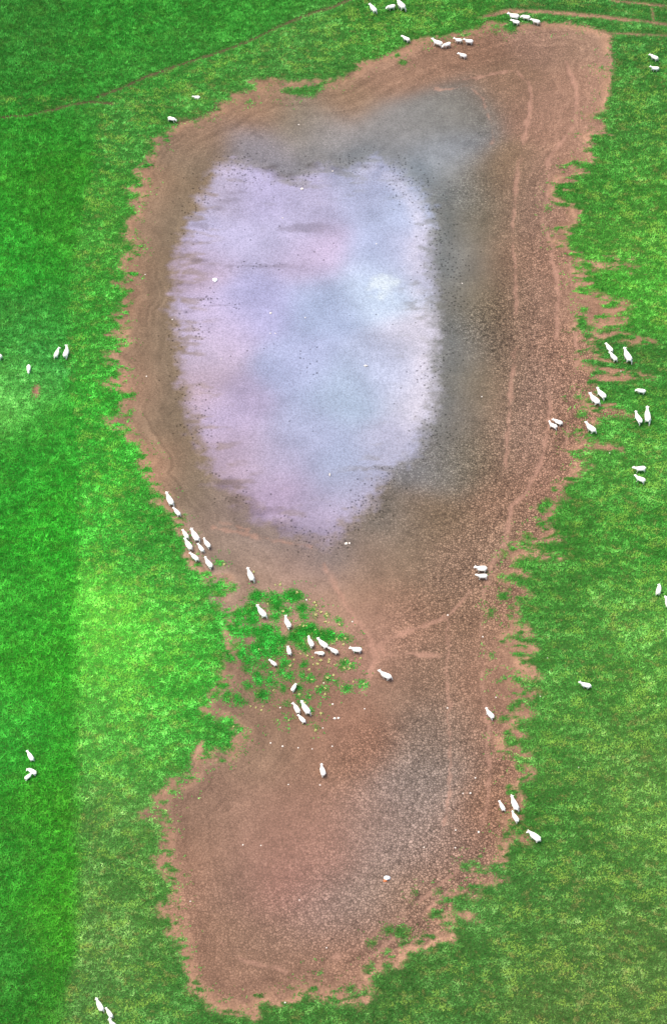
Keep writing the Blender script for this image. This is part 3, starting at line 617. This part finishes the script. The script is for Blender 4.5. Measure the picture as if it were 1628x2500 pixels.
# every sheep: head and tail point (photograph pixels), pose, label
SH = [
 (900,10,918,28,'low','sheep at the top edge, leftmost of the three on the grass there'),
 (941,18,965,13,'graze','arched grazing sheep in the middle of the three at the top edge'),
 (966,1,988,22,'walk','sheep at the top edge, rightmost of the three on the grass, head at the frame'),
 (978,87,1000,97,'low','lone sheep on the grass just outside the top rim of the mud'),
 (1051,99,1080,108,'walk2','big sheep at the left end of the row of four on the top rim'),
 (1078,112,1100,104,'graze','smaller sheep, second from the left in the row of four on the top rim'),
 (1105,95,1129,97,'walk','slim cream sheep with raised head, third in the row of four on the top rim'),
 (1129,98,1155,100,'stand','plump sheep at the right end of the row of four on the top rim'),
 (1115,130,1139,136,'low','lone sheep on bare mud just below the row of four at the top rim'),
 (1236,38,1267,41,'stand','large sheep with raised head in the top cluster of four, at its left end'),
 (1244,48,1268,54,'low','sheep half in front of the large one in the top cluster of four'),
 (1269,39,1294,42,'graze','grazing sheep at the back of the top cluster of four, right of the large one'),
 (1292,47,1318,53,'low','sheep at the right end of the top cluster of four, head against its neighbour'),
 (1582,133,1606,143,'low','upper of the two sheep near the top of the right edge'),
 (1583,165,1609,166,'walk','lower of the two sheep near the top of the right edge, hind leg trailing'),
 (470,235,488,235,'lie','round sheep resting on the grass above the upper left shore'),
 (432,292,410,286,'graze','sheep grazing with head to the right at the upper left mud edge'),
 (-25,866,7,871,'stand','sheep cut off by the left edge of the frame, only its rump showing'),
 (70,909,71,889,'graze','grazing sheep alone on the pale left field above a bare scrape'),
 (144,850,135,871,'lookr','left sheep of the pair close together in the left field'),
 (168,847,158,872,'lookl','right sheep of the pair close together in the left field, head turned'),
 (1476,837,1494,857,'low','front sheep of two in single file on the right grass, top of the right herd'),
 (1485,859,1505,879,'low','rear sheep of two in single file on the right grass, nose to the leader'),
 (1520,854,1539,884,'walk','long sheep walking alone beside the single file pair, hind leg stretched back'),
 (1453,950,1478,971,'walk2','upper sheep of two walking side by side at the right shore tufts'),
 (1435,963,1463,986,'walk','lower and larger sheep of two walking side by side at the right shore tufts'),
 (1549,951,1576,955,'graze','arched grazing sheep in the middle of the right herd'),
 (1547,1007,1565,1033,'walk2','left sheep of two walking up the slope near the right edge'),
 (1577,997,1581,1034,'walk','right sheep of two walking up near the right edge, seen from behind'),
 (1425,1034,1454,1055,'walk','lone sheep with ears out leaving the mud onto a green tuft by the right shore'),
 (1346,1023,1373,1033,'low','upper sheep of the pair on bare mud inside the right shore'),
 (1336,1032,1360,1042,'lookr','lower sheep of the pair on bare mud inside the right shore, head turned up'),
 (1542,1146,1576,1143,'lowr','upper sheep of the two standing in parallel on the middle right grass'),
 (1545,1163,1575,1174,'lowr','lower sheep of the two standing in parallel on the middle right grass'),
 (406,1205,422,1234,'walk','leading sheep walking up the left shore line'),
 (422,1238,440,1257,'low','second sheep on the left shore line, nose behind the leader'),
 (445,1292,459,1313,'low','top left sheep of the flock of seven on the left shore'),
 (466,1293,485,1321,'walk','long sheep at the top of the flock of seven, hind leg stretched back'),
 (496,1315,513,1335,'walk2','sheep furthest right in the flock of seven on the left shore'),
 (451,1316,468,1341,'stand','broad sheep on the grass side in the middle of the flock of seven'),
 (482,1325,497,1345,'low','small sheep in the centre of the flock of seven'),
 (462,1349,485,1367,'low','lower left sheep of the flock of seven, on the grass edge'),
 (499,1362,518,1385,'walk2','lowest sheep of the flock of seven, on bare mud by green tufts'),
 (604,1389,618,1419,'walk','lone sheep on mud between the flock of seven and the grassy island'),
 (626,1480,650,1507,'walk','sheep at the upper left of the grassy island'),
 (693,1507,709,1532,'lookr','sheep in the upper middle of the grassy island, head turned aside'),
 (751,1554,764,1578,'walk2','left one of the tight trio on the dense grass of the island'),
 (773,1560,801,1581,'walk','middle and longest one of the tight trio on the island'),
 (800,1580,826,1593,'low','rearmost sheep of the tight trio on the island, nose to the one ahead'),
 (768,1592,792,1593,'low','sheep standing sideways just below the tight trio on the island'),
 (702,1574,708,1597,'graze','round backed grazing sheep in the left half of the island grass'),
 (656,1608,675,1622,'low','small sheep at the lower left of the island grass'),
 (851,1584,884,1586,'stand','sheep standing sideways at the right tip of the island, facing left'),
 (921,1640,957,1656,'walk','sheep on bare brown mud to the right of the grassy island'),
 (724,1666,712,1686,'graze','sheep facing up right among the yellow weeds at the foot of the island'),
 (717,1716,730,1740,'lookl','left sheep of the trio on mud below the island'),
 (734,1714,756,1744,'walk','right and largest sheep of the trio on mud below the island'),
 (726,1743,745,1762,'low','lowest sheep of the trio on mud below the island'),
 (783,1865,791,1893,'walk2','lone sheep walking away in the middle of the lower basin'),
 (1155,1388,1189,1388,'stand','upper of the two sheep side by side on the right of the cracked neck'),
 (1159,1406,1190,1405,'lowr','lower of the two sheep side by side on the right of the cracked neck'),
 (1611,1425,1604,1451,'grazel','grazing sheep by the right edge, whole in view, arched to the right'),
 (1620,1459,1640,1492,'walk','sheep cut off by the middle of the right edge, only head and shoulder showing'),
 (1183,1730,1205,1753,'walk2','lone slim sheep on the pink trail at the right of the lower basin'),
 (1410,1667,1444,1675,'walk','lone sheep in the middle of the lower right grass, facing left'),
 (1217,1953,1231,1978,'low','slim sheep on the mud, left one of the trio at the lower right shore'),
 (1246,1944,1263,1980,'walk','largest sheep of the trio at the lower right shore, hind leg stretched back'),
 (1247,1981,1265,2006,'walk2','lowest sheep of the trio at the lower right shore, on the grass'),
 (1287,2029,1319,2053,'lookl','big sheep alone on the lower right grass, ears up, below the shore trio'),
 (66,1831,81,1856,'low','sheep standing just above the ewe and lamb in the lower left field'),
 (66,1874,90,1888,'grazel','ewe with lowered head in the lower left field, a lamb pressed to her side'),
 (80,1886,62,1899,'low','lamb pressed against its ewe in the lower left field'),
 (235,2437,251,2469,'walk','first sheep of the file walking up at the bottom left edge'),
 (258,2458,274,2483,'low','second sheep of the file at the bottom left edge'),
 (265,2489,291,2522,'walk2','last sheep of the file, cut off by the bottom edge of the frame'),
]
for i, (hx, hy, tx, ty, v, lab) in enumerate(SH):
    me, x0, x1 = VAR[v]
    ax, ay = gp((hx + tx) / 2, (hy + ty) / 2); zg = float(zat(ax, ay))
    zc = zg + (.45 if v not in ('lie',) else .25)
    a = np.array(gp(hx, hy, zc)); b = np.array(gp(tx, ty, zc))
    d = a - b; L_ = np.hypot(*d); s = min(1.16, max(.62, 1.01 * L_ / (x1 - x0)))
    ang = math.atan2(d[1], d[0]); mid = (a + b) / 2
    off = (x0 + x1) / 2 * s
    pos = mid - np.array((math.cos(ang), math.sin(ang))) * off
    o = bpy.data.objects.new('sheep', me); C.objects.link(o)
    o.location = (pos[0], pos[1], float(zat(pos[0], pos[1])) - .01)
    o.rotation_euler = (0, 0, ang); o.scale = (s, s * random.uniform(1.06, 1.18), s * random.uniform(.97, 1.04))
    tag(o, lab, 'lamb' if 'lamb pressed against' in lab else 'sheep', 'white shorn sheep scattered around the dry pond')

# ------------------------------------------------------------------ yellowing weeds on the island
def weed_mesh(seed):
    rg = random.Random(seed); V = []; F = []; T = []
    def leaf(az, ln, wd, el, c, z0=0.0, r0=0.0):
        ca, sa = math.cos(az), math.sin(az); b = len(V)
        for t, ww, zz in ((0, .25, 0), (.5, 1, math.sin(el) * .55), (1, .1, math.sin(el) * .75)):
            r = r0 + ln * t * math.cos(el)
            for s in (-1, 1): V.append((ca * r - sa * wd * ww * s, sa * r + ca * wd * ww * s, z0 + ln * zz))
        for q in ((0, 1, 3, 2), (2, 3, 5, 4)): F.append([b + x for x in q]); T.append(c)
    for _ in range(14):
        k_ = rg.random(); c = np.array((.16, .30, .05)) * (1 - k_) + np.array((.46, .44, .14)) * k_
        leaf(rg.uniform(0, 6.3), rg.uniform(.10, .2), rg.uniform(.022, .04), rg.uniform(.2, 1.0), c)
    for _ in range(8):
        k_ = rg.random(); leaf(rg.uniform(0, 6.3), rg.uniform(.06, .12), rg.uniform(.025, .04), rg.uniform(.1, .7), np.array((.55, .50, .20)) * (.6 + .5 * k_), .09, rg.uniform(0, .06))
    me = np_mesh('weed', np.array(V), np.array(F)); add_attr(me, 'tone', np.array(T), 'FACE'); me.materials.append(M_weed)
    return me
WM = [weed_mesh(s) for s in range(4)]
WP = [(x, y) for x, y, r in crop(600,1440,.2452,[(a, b, 0) for a, b in ((220,135),(685,110),(700,145),(690,180),(695,235),(750,205),(715,195),(800,225),(808,245),(825,305),(790,300),(930,330),(905,480),(990,465),
 (960,490),(860,520),(970,525),(540,340),(575,350),(600,345),(690,385),(545,620),(610,640),(660,655),(745,685),(830,675),(825,700),(480,680),(440,745),(630,775),(670,725),(715,720),(880,725),(990,680),(1040,720),
 (1030,770),(980,760),(1140,660),(605,850),(655,880),(810,860),(870,830),(775,910),(1070,895),(1170,920),(710,945),(790,965),(960,945),(370,210),(510,15),(130,590),(420,95))])]
WP += [(672,1426),(684,1425),(756,1460),(772,1473),(619,1395),(547,1378),(612,1723),(625,1726),(638,1733),(730,1693),(757,1694),(668,1683),(744,1713),(793,1690),(760,1740),(770,1780),(705,1757),(783,1738),(642,1723),(570,1775)]
for i, (x, y) in enumerate(WP):
    X, Y = gp(x, y); o = bpy.data.objects.new('weed', WM[i % 4]); C.objects.link(o)
    o.location = (X, Y, float(zat(X, Y)) - .01); o.rotation_euler = (0, 0, random.uniform(0, 6.28)); s = random.uniform(.5, 1.0); o.scale = (s, s, s)
    tag(o, 'small yellowing weed growing on or beside the tufted grassy island', 'weed', 'yellowing weeds on the grassy island')

# ------------------------------------------------------------------ stones and litter
def stone_mesh(seed):
    rg = random.Random(seed); bm = bmesh.new(); bmesh.ops.create_icosphere(bm, subdivisions=2, radius=1)
    ph = [rg.uniform(0, 6) for _ in range(6)]
    for v in bm.verts:
        n = v.co.copy(); v.co *= 1 + .16 * math.sin(3 * n.x + ph[0]) * math.sin(2.6 * n.y + ph[1]) + .10 * math.sin(5 * n.z + ph[2] + 3 * n.x)
        v.co.z *= .62
    me = bpy.data.meshes.new('stone'); bm.to_mesh(me); bm.free(); me.materials.append(M_stone)
    return me
SM = [stone_mesh(s) for s in range(3)]
def stone(x, y, r, label, group, sx=1.0, rot=None):
    X, Y = gp(x, y); o = bpy.data.objects.new('stone', SM[random.randrange(3)]); C.objects.link(o)
    r = .8 * r / PXM; o.location = (X, Y, float(zat(X, Y)) + r * .3); o.scale = (r * sx, r, r * .9); o.rotation_euler = (0, 0, random.uniform(0, 6) if rot is None else rot)
    return tag(o, label, 'stone', group)
for x, y, r in ((729,300,2.6),(812,411,2.2),(690,526,2.2),(919,589,2.4),(672,808,1.8),(745,770,2),(660,808,1.8),(540,870,1.6),(355,669,2),(421,777,2.4),(358,917,2),(1128,686,2.),(1176,962,2.2)):
    stone(x, y, r, 'tiny white stone on the bare mud of the upper basin', 'small pale stones on the mud of the upper basin')
for x, y, r in ((1148,1934,2.8),(1168,2030,3),(1160,1897,2.2),(1130,1934,1.8),(1112,2024,2.2),(1035,2065,2.),(1111,2068,2),(690,1820,2.6),(728,1823,2.4),(661,1813,2.6),(762,1825,2),(811,1817,2.),(788,1773,2),
 (704,1912,2.),(781,1912,2.2),(684,1725,2.2),(812,1714,2.8),(790,1663,2.4),(593,2059,2),(637,2060,2),(465,2200,2),(731,2193,2),(797,2312,2),(696,2448,2.2),(1178,1554,2.4),(1210,1702,2.2),(890,1725,2),(1092,1725,2.2),(1093,1498,2.4),(860,1512,2.6),(748,1461,3)):
    stone(x, y, r, 'small pale stone on the bare mud of the lower basin or island', 'small pale stones on the mud of the lower basin')
for x, y, r in ((1318,1701,2),(1338,1554,2),(1336,1607,1.8),(1411,1874,2),(1515,907,2.2),(1617,1540,2.2),(1487,1106,1.8)):
    stone(x, y, r, 'tiny white speck of stone in the grass on the right', 'tiny pale stones in the right grass')
stone(737, 455, 4.4, 'white stone on the upper part of the pale silt', None)
stone(661, 759, 4.0, 'white stone in the left middle of the pale silt', None)
stone(893, 888, 6.5, 'long flat white stone lying across on the right part of the pale silt', None, .45, math.pi / 2)
stone(805, 1154, 6.5, 'narrow upright white stone on the lower part of the pale silt', None, .38, 0.05)
stone(845, 1322, 4.6, 'larger pale stone where the pale silt ends at the bottom', None)
stone(853, 1321, 3.0, 'smaller pale stone touching the larger one where the pale silt ends', None)
stone(817, 1749, 3.6, 'left one of two pale stones side by side below the island', None, 1.2)
stone(826, 1748, 3.2, 'right one of two pale stones side by side below the island', None, 1.1)

def crumple(name, w_, d_, h_, seed, material):
    nx_, ny_ = 9, 8; rg = np.random.default_rng(seed)
    u, v = np.meshgrid(np.linspace(-1, 1, nx_), np.linspace(-1, 1, ny_))
    x = u * w_ * (1 - .25 * v * v) + rg.normal(0, .012, u.shape); y = v * d_ * (1 - .3 * (u > .2) * u) + rg.normal(0, .012, u.shape)
    z = h_ * np.clip(1 - .8 * (u * u + v * v) * .7, 0, 1) + rg.uniform(-.02, .03, u.shape); z = np.maximum(z, .012)
    id_ = np.arange(u.size).reshape(u.shape)
    F = np.stack([id_[:-1, :-1], id_[:-1, 1:], id_[1:, 1:], id_[1:, :-1]], -1).reshape(-1, 4)
    me = np_mesh(name, np.stack([x.ravel(), y.ravel(), z.ravel()], 1), F, False); me.materials.append(material)
    o = bpy.data.objects.new(name, me); C.objects.link(o)
    md = o.modifiers.new('thickness', 'SOLIDIFY'); md.thickness = .01; md.offset = 1
    return o
X, Y = gp(525, 678)
o = crumple('litter', .21, .23, .14, 3, M_white); o.location = (X, Y, float(zat(X, Y))); o.rotation_euler = (0, 0, .5)
tag(o, 'bright white scrap of litter alone on the left of the pale silt', 'litter')
X, Y = gp(945, 2141)
o = crumple('litter', .25, .17, .20, 5, M_white); o.location = (X, Y, float(zat(X, Y))); o.rotation_euler = (0, 0, .1)
tag(o, 'white and orange scrap of litter on the cracked mud of the lower basin', 'litter')
p = crumple('orange_flap', .15, .11, .10, 8, M_orange); p.parent = o; p.location = (-.17, -.19, 0)
